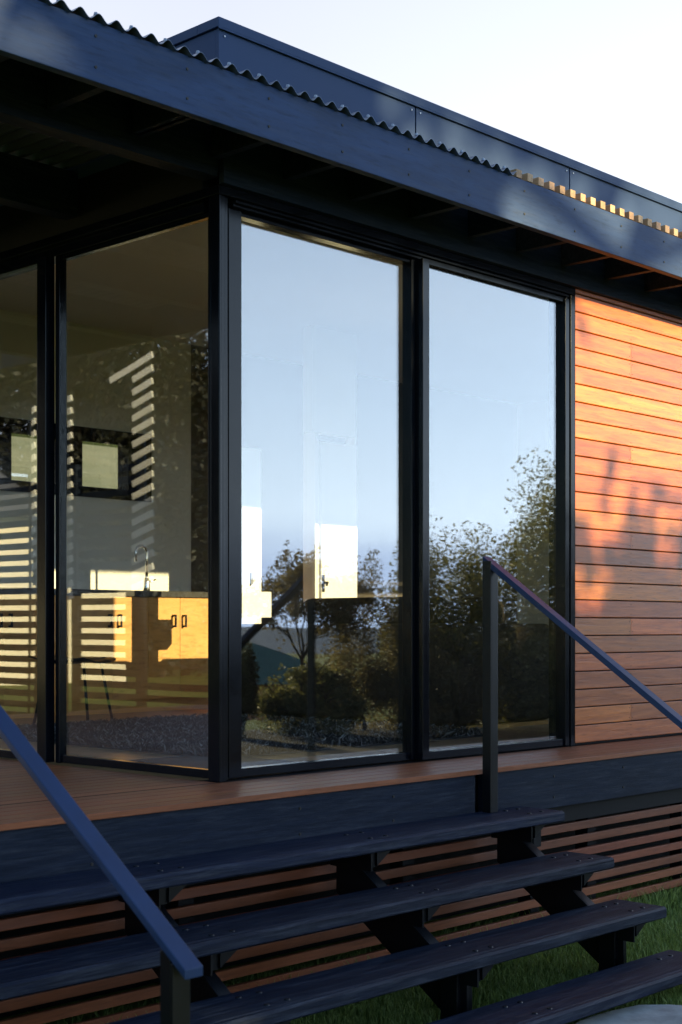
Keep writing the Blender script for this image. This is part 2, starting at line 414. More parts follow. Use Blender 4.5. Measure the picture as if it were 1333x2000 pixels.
# glazing -----------------------------------------------------------
ZH = 2.40
def part(mb, name, mat, par, bev=.002): return mb.build(name, mat, par, bev)
hb = MB(); hb.box(-.004, 2.533, -.006, .10, ZH, 2.438); hb.box(-.0035, .10, .101, 4.6, ZH, 2.438)
hb.build('head_beam', M_FRAME, H, .002)
tr = MB(); tr.box(.10, 2.50, .02, .11, 2.372, ZH-.001); tr.box(.02, .11, .12, 4.6, 2.352, ZH-.001); tr.box(.10, 2.5, .006, .012, 2.385, ZH-.001)
tr.build('head_track', M_FRAME, H, .002)
cpst = MB(); cpst.box(0, .034, 0, .05, 0, ZH-.001); cpst.box(.0342, .058, .010, .05, 0, ZH-.001); cpst.box(.0582, .0902, .075, .10, 0, ZH-.001); cpst.box(.001, .04, .0505, .066, .0, ZH-.001)
cpst.box(.0002, .012, -.004, -.0002, .0, ZH-.001)
cpst.build('corner_post', M_FRAME, H, .003)
jb = MB(); jb.box(2.495, 2.533, -.002, .10, 0, ZH-.001); jb.box(2.45, 2.4945, .03, .11, .0, ZH-.001); jb.box(2.47, 2.4945, .012, .0295, 0, ZH-.001)
jb.build('jamb', M_FRAME, H, .002)
# sashes: window > pane
def sash_x(x0, x1, y, z0, z1, sl, sr, d=.04, rail=.036):
    m = MB(); m.box(x0, x0+sl, y-d/2-.01, y+d/2, z0, z1); m.box(x1-sr, x1, y-d/2-.01, y+d/2, z0, z1)
    m.box(x0+sl, x1-sr, y-d/2, y+d/2, z0, z0+rail); m.box(x0+sl, x1-sr, y-d/2, y+d/2, z1-.02, z1)
    f = m.build('window', M_FRAME, H, .002)
    MB().box(x0+sl-.01, x1-sr+.01, y-.003, y+.003, z0+rail-.01, z1-.012).build('pane', M_GLASS, f)
    return f
def sash_y(y0, y1, x, z0, z1, sl, sr, d=.04, rail=.036):
    m = MB(); m.box(x-d/2-.01, x+d/2, y0, y0+sl, z0, z1); m.box(x-d/2-.01, x+d/2, y1-sr, y1, z0, z1)
    m.box(x-d/2, x+d/2, y0+sl, y1-sr, z0, z0+rail); m.box(x-d/2, x+d/2, y0+sl, y1-sr, z1-.02, z1)
    f = m.build('window', M_FRAME, H, .002)
    MB().box(x-.003, x+.003, y0+sl-.01, y1-sr+.01, z0+rail-.01, z1-.012).build('pane', M_GLASS, f)
    return f
sash_x(.0905, 1.276, .075, .005, 2.372, .072, .026, .05)
sash_x(1.277, 2.475, .030, .005, 2.372, .048, .035, .05)
mu = MB(); mu.box(1.279, 1.325, .056, .105, .0, 2.372); mu.build('mullion', M_FRAME, H, .002)
sash_y(.0665, 1.165, .050, .005, 2.352, .03, .032, .03)
sash_y(1.19, 2.36, .018, .005, 2.352, .07, .06)
sash_y(2.365, 3.55, .055, .005, 2.352, .06, .06)
MB().box(.001, .10, 3.56, 4.6, 0, 2.35).build('end_wall', M_BLACK, H)
MB().box(.0445, .075, 1.1655, 1.1895, 0, 2.352).build('mullion', M_FRAME, H, .002)
# unseen windows added along the clad wall to bring sun indoors
f = MB(); f.box(WX0, WX0+.05, .03, .09, .3, 2.37); f.box(WX1-.05, WX1, .03, .09, .3, 2.37); f.box(WX0+.05, WX1-.05, .03, .09, .3, .35); f.box(WX0+.05, WX1-.05, .03, .09, 2.33, 2.37)
f2 = MB(); f2.box(6.75, 6.8, .03, .09, .0, 2.37); f2.box(8.05, 8.1, .03, .09, .0, 2.37); f2.box(6.8, 8.05, .03, .09, 2.32, 2.37); f2.box(6.8, 8.05, .03, .09, .0, .05)  # second unseen window, added for sun bouncing off the floor
f2 = f2.build('window', M_FRAME, H, .002); MB().box(6.8, 8.05, .06, .066, .05, 2.32).build('pane', M_GLASS, f2)
f = f.build('window', M_FRAME, H, .002); MB().box(WX0+.05, WX1-.05, .06, .066, .35, 2.33).build('pane', M_GLASS, f)
# interior shell
fl = MB()
x = .112
while x < 8.9:
    fl.box(x, x+.0885, .13, 5.4, -.05, .002); x += .09
fl.build('floor', M_FLOOR, H)
MB().box(.112, 9.0, .02, 5.4, -.12, -.06).build('subfloor', M_BLACK, H)
MB().box(-6.2, 9.0, .13, .2, -1.3, -.121).build('underfloor_blackout', M_BLACK, H)  # black sheet added so the gaps under the deck stay dark
MB().box(.062, 8.94, .112, 5.0, 2.93, 2.99).build('ceiling', M_CEIL, H)
MB().box(.105, 8.94, .112, .13, 2.40, 2.929).build('inner_bulkhead', M_CEIL, H)
MB().box(.105, .125, .131, 4.5, 2.44, 2.929).build('inner_bulkhead', M_CEIL, H)
# back wall with the kitchen window
BY = 4.6
wz0, wz1, wx0, wx1 = 1.62, 2.15, 1.5, 3.36
bw = MB(); bw.box(.10, wx0, BY, BY+.12, 0, 2.93); bw.box(wx1, 3.79, BY, BY+.12, 0, 2.93); bw.box(wx0, wx1, BY, BY+.12, wz1, 2.93); bw.box(wx0, wx1, BY, BY+.12, 0, wz0)
bw.build('back_wall', M_WALLIN, H)
MB().box(3.791, 8.3, BY, BY+.12, 0, 2.93).build('dimmed_rear_wall', M_DIMWALL, H)  # coloured dark to keep this end dim and dull its sun patch
kw = MB(); kw.box(wx0, wx1, BY-.03, BY+.11, wz0, wz0+.08); kw.box(wx0, wx1, BY-.03, BY+.11, wz1-.11, wz1); kw.box(wx0, 2.06, BY-.03, BY+.11, wz0+.08, wz1-.11); kw.box(2.5, 2.69, BY-.03, BY+.11, wz0+.08, wz1-.11); kw.box(3.13, wx1, BY-.03, BY+.11, wz0+.08, wz1-.11)
kwn = kw.build('kitchen_window', M_FRAME, H, .003)
MB().box(2.06, 3.13, BY+.05, BY+.056, wz0+.08, wz1-.11).build('pane', M_GLASS, kwn)
sw = MB(); sw.box(8.2, 8.3, .112, .2, 0, 2.93); sw.box(8.2, 8.3, 2.2, 5.0, 0, 2.93); sw.box(8.2, 8.3, .2, 2.2, 2.8, 2.93); sw.box(8.2, 8.3, .2, 2.2, 0, .1)
sw.build('side_wall', M_WALLIN, H)
f = MB()  # unseen side window added for more daylight in the room
for y in (.2, 1.17, 2.15): f.box(8.22, 8.28, y, y+.05, .1, 2.8)
f = f.build('window', M_FRAME, H, .002); MB().box(8.247, 8.253, .25, 2.15, .1, 2.8).build('pane', M_GLASS, f)
# rear partition with the white door
PY = 3.35
pw = MB(); pw.box(3.93, 4.42, PY, PY+.1, 2.12, 2.929); pw.box(4.405, 4.42, PY, PY+.1, 0, 2.119)
pw.build('partition', M_WALLIN, H)
dr = MB(); dr.box(4.0, 4.40, PY-.03, PY+.01, .01, 2.05); dr.box(3.93, 3.97, PY-.03, PY+.1, 0, 2.115)
door = dr.build('door', M_WHITE, H, .003)
hd = MB(); hd.tube([(4.02, PY-.03, .97), (4.02, PY-.075, .97), (4.005, PY-.08, .95)], .011, 8); hd.box(4.005, 4.03, PY-.036, PY-.0305, .90, 1.03); hd.build('handle', M_STEEL, door)

# ------------------------------------------------------------------ kitchen
KY = 4.0
kit = thing('kitchen_cabinet', 'long plywood kitchen cabinet run under the dark benchtop', 'cabinet', (2.3, KY+.3, 0))
MB().box(.75, 3.75, KY+.02, BY-.002, .10, .855).build('carcass', M_BLACK, kit)
MB().box(.75, 3.75, KY+.06, BY-.002, .003, .099).build('toe_kick', M_PLY, kit)
xs = [.78, 1.20, 1.62, 1.99, 2.12, 2.535, 2.866, 3.17, 3.47, 3.74]
for a_, b_ in zip(xs, xs[1:]):
    d = MB().box(a_+.0015, b_-.0015, KY, KY+.018, .10, .853).build('door', M_PLY, kit, .001)
    side = {2.535: 1, 2.12: 1, 2.866: 0, 3.17: 0, 1.62: 1, 1.20: 0}.get(round(a_, 3), None)
    hx = {2.12: 2.50, 2.535: 2.59, 2.866: 3.10, 3.17: 3.20, 1.20: 1.58, 1.62: 1.66}.get(round(a_, 3))
    if hx: 
        hm = MB(); hm.box(hx-.008, hx+.008, KY-.036, KY-.028, .63, .725); hm.box(hx-.008, hx+.008, KY-.028, KY-.0005, .63, .645); hm.box(hx-.008, hx+.008, KY-.028, KY-.0005, .71, .725)
        hm.build('handle', M_STEEL, d, .001)
MB().box(.72, 3.78, KY-.025, BY-.001, .856, .90).build('benchtop', M_BENCH, kit, .002)
MB().box(.78, 3.76, BY-.008, BY-.001, .901, 1.6).build('splashback', M_WALLIN, kit)
tap = MB(); tx, ty = 2.97, 4.15
tap.tube([(tx, ty, .901), (tx, ty, .93), (tx, ty, .97), (tx, ty, 1.0)], [.026,.024,.022,.016], 14)
pts = [(tx, ty, 1.0), (tx, ty, 1.15)]
for i in range(13):
    a = math.pi*i/12; pts.append((tx-.055+.055*math.cos(a), ty-.01*i/12, 1.19+.05*math.sin(a)))
pts.append((tx-.11, ty-.012, 1.12))
tp = tap.build('tap', M_CHROME, None, smooth=True)
tag(tp, 'tall chrome gooseneck tap standing on the kitchen benchtop', 'tap')
MB().tube(pts, .011, 12).build('spout', M_CHROME, tp, smooth=True)
MB().tube([(tx, ty, .96), (tx+.03, ty-.01, .975), (tx+.07, ty-.02, .99)], [.009,.008,.006], 8).build('lever', M_CHROME, tp, smooth=True)
# white bookcase end standing forward of the kitchen run
fr = thing('bookcase', 'narrow tall white bookcase end behind the sofa next to the corner post', 'bookcase', (3.06, 3.2, 0))
MB().box(2.975, 3.165, 3.12, 3.32, .02, 1.9).build('body', M_WHITE, fr, .006)
d = MB().box(2.977, 3.163, 3.10, 3.1185, .03, 1.895).build('door', M_WHITE, fr, .004)
MB().box(3.055, 3.07, 3.07, 3.0995, .93, 1.02).build('handle', M_ALU, d, .002)
MB().box(3.166, 3.30, 3.14, 3.3, .70, .885).build('shelf_box', M_WHITE, fr, .004)

# ------------------------------------------------------------------ living room
sofa = thing('sofa', 'long dark brown fabric sofa seen from behind through the glass', 'sofa', (3.2, 2, 0))
def rounded(x0, x1, y0, y1, z0, z1, name, b):
    o = MB().box(x0, x1, y0, y1, z0, z1).build(name, M_SOFA, sofa)
    m = o.modifiers.new('bevel', 'BEVEL'); m.width = b; m.segments = 6; m.limit_method = 'NONE'
    o.data.polygons.foreach_set('use_smooth', [True]*len(o.data.polygons)); return o
rounded(2.83, 3.85, 1.06, 3.05, .03, .655, 'body', .05)
rounded(2.90, 3.22, 1.20, 2.52, .60, .825, 'back_cushion', .10)
rounded(3.24, 3.50, 1.15, 1.60, .60, .82, 'back_cushion', .09)
rounded(3.30, 3.86, 1.70, 2.95, .60, .70, 'seat_cushion', .045)
MB().box(2.86, 3.82, 1.09, 3.02, .003, .028).build('plinth', M_PLY, sofa)
rug = MB(); rx0, rx1, ry0, ry1 = .62, 2.74, .68, 3.0
for i in range(30000):
    x = random.uniform(rx0, rx1); y = random.uniform(ry0, ry1)
    e = .03*noise.noise((x*5, y*5, 0)); 
    if not (rx0+.04+e < x < rx1 and ry0+.04+e < y < ry1): continue
    h = random.uniform(.03, .06); a = random.uniform(0, 6.28); wd = .0045
    ox, oy = math.cos(a)*wd, math.sin(a)*wd; lx, ly = random.gauss(0, .018), random.gauss(0, .018)
    rug.add([(x-ox, y-oy, .012), (x+ox, y+oy, .012), (x+lx*.6+ox, y+ly*.6+oy, h*.8), (x+lx*1.3, y+ly*1.3, h)], [(0,1,2),(0,2,3)])
rug.box(rx0+.05, rx1, ry0+.05, ry1, .003, .015)
MR = Mat('shag_pile'); MR.base(MR.ramp(MR.rnd(), [(0, (.008,.008,.009)), (.66, (.020,.020,.021)), (1, (.24,.24,.24))])); MR.rough(.7)
tag(rug.build('rug', MR.m, fixn=False), 'shaggy charcoal rug on the timber floor in front of the sofa', 'rug')
def grate(name, x0, x1, y0, y1, z, mat, label, cat, p=.018):
    m = MB(); m.box(x0, x1, y0, y0+.008, .003, z); m.box(x0, x1, y1-.008, y1, .003, z); m.box(x0, x0+.008, y0+.0081, y1-.0081, .003, z); m.box(x1-.008, x1, y0+.0081, y1-.0081, .003, z)
    x = x0+.012
    while x < x1-.014: m.box(x, x+p*.5, y0+.0082, y1-.0082, .0035, z-.002); x += p
    y = y0+.014
    while y < y1-.014: m.box(x0+.0082, x1-.0082, y, y+p*.45, .003, z-.0035); y += p
    return tag(m.build(name, mat), label, cat)
grate('floor_grate', .80, 2.42, .14, .33, .010, M_ALU, 'pale metal floor grate along the inside of the right hand glass', 'floor grate')
grate('doormat', .14, .78, .14, .95, .012, M_MESHMAT, 'grey ribbed rubber doormat inside the glass corner', 'doormat', .022)
# chair at the far left of the room
ch = thing('chair', 'moulded plywood chair with black seat by the cabinets', 'chair', (1.72, 3.35, 0), rz=.5)
def lb(mb, name, mat, bev=0, sm=False):
    o = mb.build(name, mat, None, bev, sm); o.parent = ch; return o
m = MB(); 
prof = [(-.02,.43),(.10,.40),(.22,.405),(.36,.42),(.41,.405)]
for i in range(len(prof)-1): pass
vs = []; fs = []
for j, (u, z) in enumerate(prof):
    for s_y in (-1, -.5, 0, .5, 1): vs.append((s_y*.20, -u+.2, z+.02*s_y*s_y))
for j in range(len(prof)-1):
    for i in range(4): fs.append((j*5+i, j*5+i+1, (j+1)*5+i+1, (j+1)*5+i))
m.add(vs, fs); o = lb(m, 'seat', M_STEEL, 0, True); sm_ = o.modifiers.new('solid', 'SOLIDIFY'); sm_.thickness = .012
m = MB(); vs = []; fs = []
for j in range(7):
    t = j/6; z = .50+.30*t; 
    for i in range(7):
        a = -1+2*i/6; wd = .20*(1-.25*abs(2*t-1)**3); vs.append((a*wd, .22+.03*t - .07*a*a, z))
for j in range(6):
    for i in range(6): fs.append((j*7+i, j*7+i+1, (j+1)*7+i+1, (j+1)*7+i))
m.add(vs, fs); o = lb(m, 'backrest', M_PLY, 0, True); sm_ = o.modifiers.new('solid', 'SOLIDIFY'); sm_.thickness = .012
lb(MB().bar((0, .23, .60), (0, .19, .40), .06, .015), 'back_support', M_STEEL)
for sx in (-1, 1):
    for sy in (-1, 1): lb(MB().tube([(sx*.13, sy*.13, .405), (sx*.19, sy*.19, .002)], .010, 8), 'leg', M_STEEL, 0, True)

# ------------------------------------------------------------------ deck
deck = thing('deck', 'reddish brown timber deck wrapping the glass corner of the house', 'deck', (0, -.2, 0))
YD = -.43
bd = MB()
y = YD
i = 0
while y < 4.5:
    y1 = y + .0875
    if y1 < -.006: bd.box(-6.2, 9.0, y, y1-.004, -.024, -.001)
    elif y < 0: bd.box(-6.2, 9.0, y, -.009, -.024, -.001)
    else: bd.box(-6.2, -.006, y, y1-.004, -.024, -.001)
    y = y1
bd.build('decking', M_DECK, deck, .002)
MB().box(-6.2, 9.0, -.0085, .12, -.2, -.0015).build('bearer', M_BLACK, deck)
fa = MB(); fa.box(-6.2, 1.150, YD+.012, YD+.05, -.225, -.0245); fa.build('edge_board', M_BLKWOOD, deck, .002)
fa = MB(); fa.box(1.215, 9.0, YD+.012, YD+.05, -.225, -.0245); fa.build('edge_board', M_BLKWOOD, deck, .002)
MB().box(-6.2, 9.0, YD+.056, YD+.09, -.31, -.05).build('bearer', M_BLACK, deck)
sp_ = []
for x in (-1.9, -.95, 0.05, .6, 1.75, 2.35, 2.95):
    for z in (-.075, -.175): sp_.append(((x, YD+.012, z), (x, YD+.009, z), .006, 10))
each('bolt', M_NAIL, deck, sp_)
for k in range(7):
    z1 = -.318-.0662*k
    MB().box(-6.2, 9.0, YD+.035, YD+.055, z1-.038, z1).build('skirt_batten', M_SLAT, deck, .002)
for x in (-3.0, -1.75, -.5, .75, 1.67, 2.15, 3.05, 4.2):
    m = MB().box(x, x+.075, YD+.0905, YD+.165, gz(x, -.35)-.05, -.2).build('stump', M_BLACK, deck, .003)
MB().box(1.60, 1.66, YD+.02, YD+.034, -.40, -.226).build('cleat', M_BLACK, deck, .002)
MB().box(2.92, 3.25, -.55, -.18, -.86, -.795).build('footing', M_CONC, deck, .01)

# ------------------------------------------------------------------ staircase
st = thing('staircase', 'wide open black timber staircase with four treads on steel stringers', 'staircase', (-.3, -1, -.85))
TX0, TX1 = -2.2, 1.455
TR = [(-.19, -.685), (-.37, -.945), (-.55, -1.205), (-.73, -1.47)]
SX = (-1.9, -.85, .20, 1.24)
for (z, yf) in TR:
    m = MB()
    m.prism([(yf,z-.042),(yf+.006,z-.048),(yf+.252,z-.048),(yf+.256,z-.044),(yf+.256,z-.004),(yf+.252,z),(yf+.03,z),(yf+.026,z-.003),(yf+.022,z),(yf+.009,z-.0005),(yf,z-.0095)], 'x', TX0, TX1)
    t = m.build('tread', M_TREAD, st)
    for sx in SX:
        for dx in (.03, .12):
            for yy in (yf+.06, yf+.19): MB().tube([(sx+dx, yy, z), (sx+dx, yy, z+.004)], [.011,.008], 10).build('bolt', M_STEEL, t)
for sx in SX:
    m = MB()
    y0, z0 = -.47, -.215; y1 = -1.13; zz = lambda y: z0-.692*(y0-y)
    m.prism([(y0, zz(y0)), (y1, zz(y1)), (y1, zz(y1)-.20), (y0, zz(y0)-.20)], 'x', sx, sx+.008)
    m.prism([(y0, zz(y0)), (y1, zz(y1)), (y1, zz(y1)-.008), (y0, zz(y0)-.008)], 'x', sx+.0081, sx+.055)
    m.prism([(y0, zz(y0)-.192), (y1, zz(y1)-.192), (y1, zz(y1)-.20), (y0, zz(y0)-.20)], 'x', sx+.0081, sx+.055)
    m.build('stringer', M_STEEL, st, .0015)
    for (z, yf) in TR[:3]:
        b = MB(); b.box(sx-.008, sx-.0005, yf+.02, yf+.24, z-.12, z-.049)
        b.prism([(sx+.06, z-.049), (sx+.15, z-.049), (sx+.13, z-.065), (sx+.06, z-.11)], 'y', yf+.05, yf+.20)
        b.box(sx-.0079, sx+.0605, yf+.06, yf+.07, z-.115, z-.0495)
        b.build('bracket', M_STEEL, st)
    MB().box(sx-.02, sx+.07, -1.10, -1.02, gz(sx, -1.06)-.1, -.6).build('support_post', M_STEEL, st, .002)
    MB().box(sx-.06, sx+.11, -1.16, -.97, gz(sx, -1.06)-.02, gz(sx, -1.06)+.012).build('base_plate', M_STEEL, st, .002)

# ------------------------------------------------------------------ handrails
def rail(name, label, X, ya, za, yb, zb, wd=.05, ht=.034):
    t = thing(name, label, 'handrail', (X, ya, -.2))
    d = Vector((0, yb-ya, zb-za)).normalized(); nrm = Vector((0, -d.z, d.y)) if d.y < 0 else Vector((0, d.z, -d.y))
    if nrm.z < 0: nrm = -nrm
    m = MB(); a = Vector((X, ya, za)); b = Vector((X, yb, zb))
    h = nrm*ht; s2 = Vector((wd/2, 0, 0)); up = Vector((0, 0, 0))
    # plumb-cut ends
    def pt(p, s, k): return p + s2*s - Vector((0, 0, ht/max(.3, abs(d.y))))*k
    vs = [pt(a,-1,0), pt(a,1,0), pt(a,1,1), pt(a,-1,1), pt(b,-1,0), pt(b,1,0), pt(b,1,1), pt(b,-1,1)]
    m.add(vs, [(0,1,2,3),(7,6,5,4),(0,4,5,1),(1,5,6,2),(2,6,7,3),(3,7,4,0)])
    m.build('top_rail', M_RAIL, t, .002)
    return t
# right: from the deck edge down past the right edge of the picture
RX = 1.185; ya, za = -.452, .948; sl = .694; yb = -2.1; zb = za - sl*(ya-yb)
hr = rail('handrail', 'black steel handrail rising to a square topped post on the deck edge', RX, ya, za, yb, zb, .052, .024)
m = MB(); m.box(RX-.027, RX-.019, -.498, -.452, -.189, za-.022); m.box(RX-.0189, RX+.027, -.498, -.490, -.189, za-.052)
m.build('post', M_STEEL, hr, .0015)
each('bolt', M_STEEL, hr, [((RX+.027, -.47, z), (RX+.036, -.47, z), .010, 8) for z in (-.05, -.135)])
MB().box(RX-.027, RX+.027, -2.06, -2.0, gz(RX,-2)-.1, zb+.02).build('post', M_STEEL, hr, .0015)
# left: crosses the lower left of the picture
LX = -1.90; yb = -2.055; zb = -.104; sl2 = .69; ya = -.5; za = zb + sl2*(ya-yb)
hl = rail('handrail', 'blue black steel handrail sloping down across the treads to a short post', LX, ya, za, yb, zb, .052, .018)
m = MB(); m.box(LX-.024, LX+.026, -2.012, -2.004, gz(LX,-2)-.1, zb+.005); m.box(LX-.024, LX-.016, -2.0035, -1.968, gz(LX,-2)-.1, zb+.03)
m.build('post', M_STEEL, hl, .0015)
m = MB(); m.box(LX-.027, LX+.027, -.50, -.45, -.189, za-.05); m.build('post', M_STEEL, hl, .0015)

# ------------------------------------------------------------------ paving by the stair foot
m = MB(); N = 14
poly = []
for i in range(N):
    a = 2*math.pi*i/N; rr = 1+.12*noise.noise((i*1.7, 3, 0)); poly.append((.62+.40*math.cos(a)*rr, -1.60+.22*math.sin(a)*rr))
m.prism(poly, 'z', gz(.6,-1.5)-.05, -.815)
tag(m.build('stone_slab', M_STONE, None, .012), 'pale flat stone slab in the grass under the lowest tread', 'stone')
m = MB(); m.box(.0, 3.2, -2.75, -1.80, -1.05, gz(1,-1.9)+.03)
tag(m.build('path', M_CONC, None, .01), kind='structure')

# ------------------------------------------------------------------ lawn blades near the stair (uncountable)
gr = MB(); rg = random.Random(3)
def blade(x, y, h, wd):
    a = rg.uniform(0, 6.28); z = gz(x, y); ox, oy = math.cos(a)*wd, math.sin(a)*wd
    b = rg.uniform(0, 6.28); le = h*rg.uniform(.2, .9); lx, ly = math.cos(b)*le, math.sin(b)*le; r = rg.random()
    gr.add([(x-ox,y-oy,z-.01),(x+ox,y+oy,z-.01),(x+lx*.35+ox*.7,y+ly*.35+oy*.7,z+h*.65),(x+lx*.35-ox*.7,y+ly*.35-oy*.7,z+h*.65),(x+lx,y+ly,z+h)], [(0,1,2,3),(3,2,4)], r)
cnt = 0
while cnt < 80000:
    x = rg.uniform(-.6, 4.6); y = rg.uniform(-2.6, -.28)
    if noise.noise((x*2.2, y*2.2, 1.3)) < rg.uniform(-.6, .35): continue
    if abs(x-.62) < .38 and -1.78 < y < -1.42: continue
    if y < -1.80 and x < 3.2: continue
    tall = 1.5 if rg.random() < .05 else 1
    blade(x, y, rg.uniform(.018, .048)*tall, rg.uniform(.0015, .003)); cnt += 1
cnt = 0
while cnt < 4000:
    x = rg.uniform(-3, 4.6); y = rg.uniform(-.55, -.2); blade(x, y, rg.uniform(.04, .11), .0025); cnt += 1
tag(gr.build('grass', M_GRASS, None, fixn=False), kind='stuff', cat='grass', label='short green lawn grass around the foot of the staircase')

# ------------------------------------------------------------------ trees and shrubs
def leafy(mb, cx, cy, cz, rx, ry, rz_, n, size, rnd, clumps=14, zmin=None):
    cl_ = []
    for i in range(clumps):
        while True:
            p = Vector((rnd.uniform(-1,1), rnd.uniform(-1,1), rnd.uniform(-1,1)))
            if (.25 if clumps < 40 else .0) < p.length < 1: break
        cl_.append((p*.78, rnd.uniform(.22, .42), rnd.uniform(.0, .45)))
    k = 0
    while k < n:
        c, r0, tone = rnd.choice(cl_)
        d = Vector((rnd.gauss(0,1), rnd.gauss(0,1), rnd.gauss(0,1))).normalized()*r0*(rnd.random()**.45)
        p = Vector(((c.x+d.x)*rx+cx, (c.y+d.y)*ry+cy, (c.z+d.z)*rz_+cz)); k += 1
        if zmin is not None and p.z < zmin: continue
        u = Vector((rnd.gauss(0,1), rnd.gauss(0,1), rnd.gauss(0,.7))).normalized(); v_ = u.cross(Vector((rnd.gauss(0,1), rnd.gauss(0,1), rnd.gauss(0,1)))).normalized()
        s = size*rnd.uniform(.6, 1.3)
        mb.add([p-u*s, p+v_*s*.42, p+u*s, p-v_*s*.42], [(0,1,2,3)], min(1, tone+rnd.random()*.55))
    return cl_
def twig(mb, p, d, ln, rad, lvl, rnd, tips):
    q = p + d*ln
    mid = p + d*ln*.5 + Vector((rnd.gauss(0,1), rnd.gauss(0,1), rnd.gauss(0,1)))*ln*.05
    mb.tube([p, mid, q], [rad, rad*.82, rad*.62], 5 if lvl < 2 else 3, cap=False)
    if lvl <= 0: tips.append(q); return
    for i in range(rnd.choice((2,3,3))):
        nd = (d + Vector((rnd.gauss(0,1), rnd.gauss(0,1), rnd.gauss(.15,.6)))*.48).normalized()
        twig(mb, q if i else mid, nd, ln*rnd.uniform(.6, .85), rad*.6, lvl-1, rnd, tips)
def tree(name, label, cat, x, y, h, rx, ry, rz_, n, size, mat, seed, group=None, levels=3, trad=.08, lean=(0,0), crown_z=None, clumps=14, base=None, bark=None):
    rnd = random.Random(seed); gb = gz(x, y) if base is None else base
    t = thing(name, label, cat, (x, y, gb), group)
    tk = MB(); tips = []
    ctr = crown_z if crown_z is not None else h-rz_
    fork = max(.25, (ctr-rz_*.6-gb)*.9)
    p0 = Vector((x, y, gb-.1)); p1 = Vector((x+lean[0]*.4, y+lean[1]*.4, gb+fork))
    tk.tube([p0, (p0+p1)/2+Vector((rnd.gauss(0,.04), rnd.gauss(0,.04), 0)), p1], [trad*1.25, trad, trad*.85], 8)
    for i in range(5):
        a = 2*math.pi*i/5+rnd.uniform(-.4,.4)
        d = Vector((math.cos(a)*rx, math.sin(a)*ry, rz_*1.3)).normalized()
        twig(tk, p1, d, (max(rx, rz_)*.55 if levels != 2 else rx*.5), trad*.55, levels, rnd, tips)
    tk.build('trunk', bark or M_BARK, t, fixn=False)
    if n:
        cr = MB(); leafy(cr, x+lean[0], y+lean[1], ctr, rx, ry, rz_, n, size, rnd, clumps)
        for q in tips:
            if rnd.random() < .7: leafy(cr, q.x, q.y, q.z, size*4, size*4, size*4, 10, size, rnd, 3)
        cr.build('crown', mat, t, fixn=False)
    return t
# shrubs that the right-hand glass mirrors
def shrub(label, x, y, top, r, n, size, mat, seed, clumps=22, name='shrub', cat='shrub', grp='shrubs below the house'):
    b = gz(x, y); rz_ = (top-b)*.62
    return tree(name, label, cat, x, y, top, r, r, rz_, n, size, mat, seed, grp, crown_z=top-rz_, trad=.04, clumps=clumps, levels=2)
shrub('tall bushy olive shrub, highest of the row mirrored in the right pane', 16.5, -10.0, 3.4, 1.5, 52000, .036, M_LEAF, 11, 60)
shrub('rounded leafy shrub mirrored in the left half of the right pane', 14.75, -10.8, 2.6, 1.25, 42000, .036, M_LEAF, 12, 56)
shrub('brownish thin leaved shrub mirrored behind the sofa', 13.5, -11.5, 2.05, .8, 15000, .030, M_LEAF2, 13, 36)
tree('bare_shrub', 'bare twiggy shrub mirrored beside the white door', 'shrub', 12.6, -12.0, 1.75, .65, .65, .95, 200, .035, M_LEAF2, 14, levels=6, trad=.045)
shrub('low sunlit shrub mirrored in front of the green roof', 12.35, -11.6, .05, .95, 22000, .034, M_LEAF, 15, 40)
shrub('dark low shrub mirrored at the bottom of the right pane', 15.6, -9.2, .75, 1.3, 28000, .036, M_LEAF, 16, 50)
shrub('low brownish shrub mirrored under the sofa back', 13.9, -10.4, .55, 1.1, 24000, .034, M_LEAF2, 18, 50)
shrub('dark narrow bush mirrored next to the corner post', 11.0, -11.7, .5, .30, 7000, .03, M_LEAF3, 17, 12)
gbm = MB(); nx_, ny_ = 26, 18  # dark ground sheet in place of the shade on the lawn
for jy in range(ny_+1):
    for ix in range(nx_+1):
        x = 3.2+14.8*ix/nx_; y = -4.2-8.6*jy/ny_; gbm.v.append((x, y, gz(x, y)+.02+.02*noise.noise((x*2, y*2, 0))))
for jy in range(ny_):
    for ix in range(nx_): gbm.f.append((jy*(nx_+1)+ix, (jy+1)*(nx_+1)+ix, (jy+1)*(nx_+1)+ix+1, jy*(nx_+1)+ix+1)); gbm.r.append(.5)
tag(gbm.build('shaded_lawn_sheet', paint('lawn_shade_tone', (.008,.006,.005), .95, .1, 0, .5, 14, bump=.5), fixn=False), kind='structure')

# tall trees between the sun and the house
def shade(label, X, Z, rx, rz_, n, seed, s=16.0, ry=1.6, size=.17, clumps=22):
    y = -s; x = X+.30*s; z = Z+.28*s
    return tree('tree', label, 'tree', x, y, z+rz_, rx, ry, rz_, n, size, M_LEAF3, seed, 'tall trees behind the photographer', crown_z=z, trad=.16, clumps=clumps)
shade('tall spreading tree shading the glass corner of the house', 0.1, 1.05, 1.6, 2.35, 14000, 21, size=.2, clumps=46)
shade('broad low tree shading the foot of the clad wall', 3.5, -1.05, 2.9, 2.45, 17000, 22, 15.0, size=.19, clumps=70)
shade('tree shading the wide staircase', .6, -.5, 2.8, 1.7, 12000, 23, 14.0, size=.18, clumps=36)
shade('tree shading the porch end', -3.4, -.2, 2.4, 1.9, 9000, 24, 17.0, clumps=26)
shade('slender tree shading the left end of the fascia', -.75, 2.2, .72, .95, 5000, 26, 18.0, ry=.8, size=.13, clumps=24)
shade('high crowned tree shading the roof box', 2.3, 3.75, 2.9, .72, 7000, 27, 19.0, ry=1.2, size=.15, clumps=40)
shade('thin tree dappling the far end of the clad wall', 7.4, .9, 1.7, 1.7, 900, 25, 22.0, clumps=20)

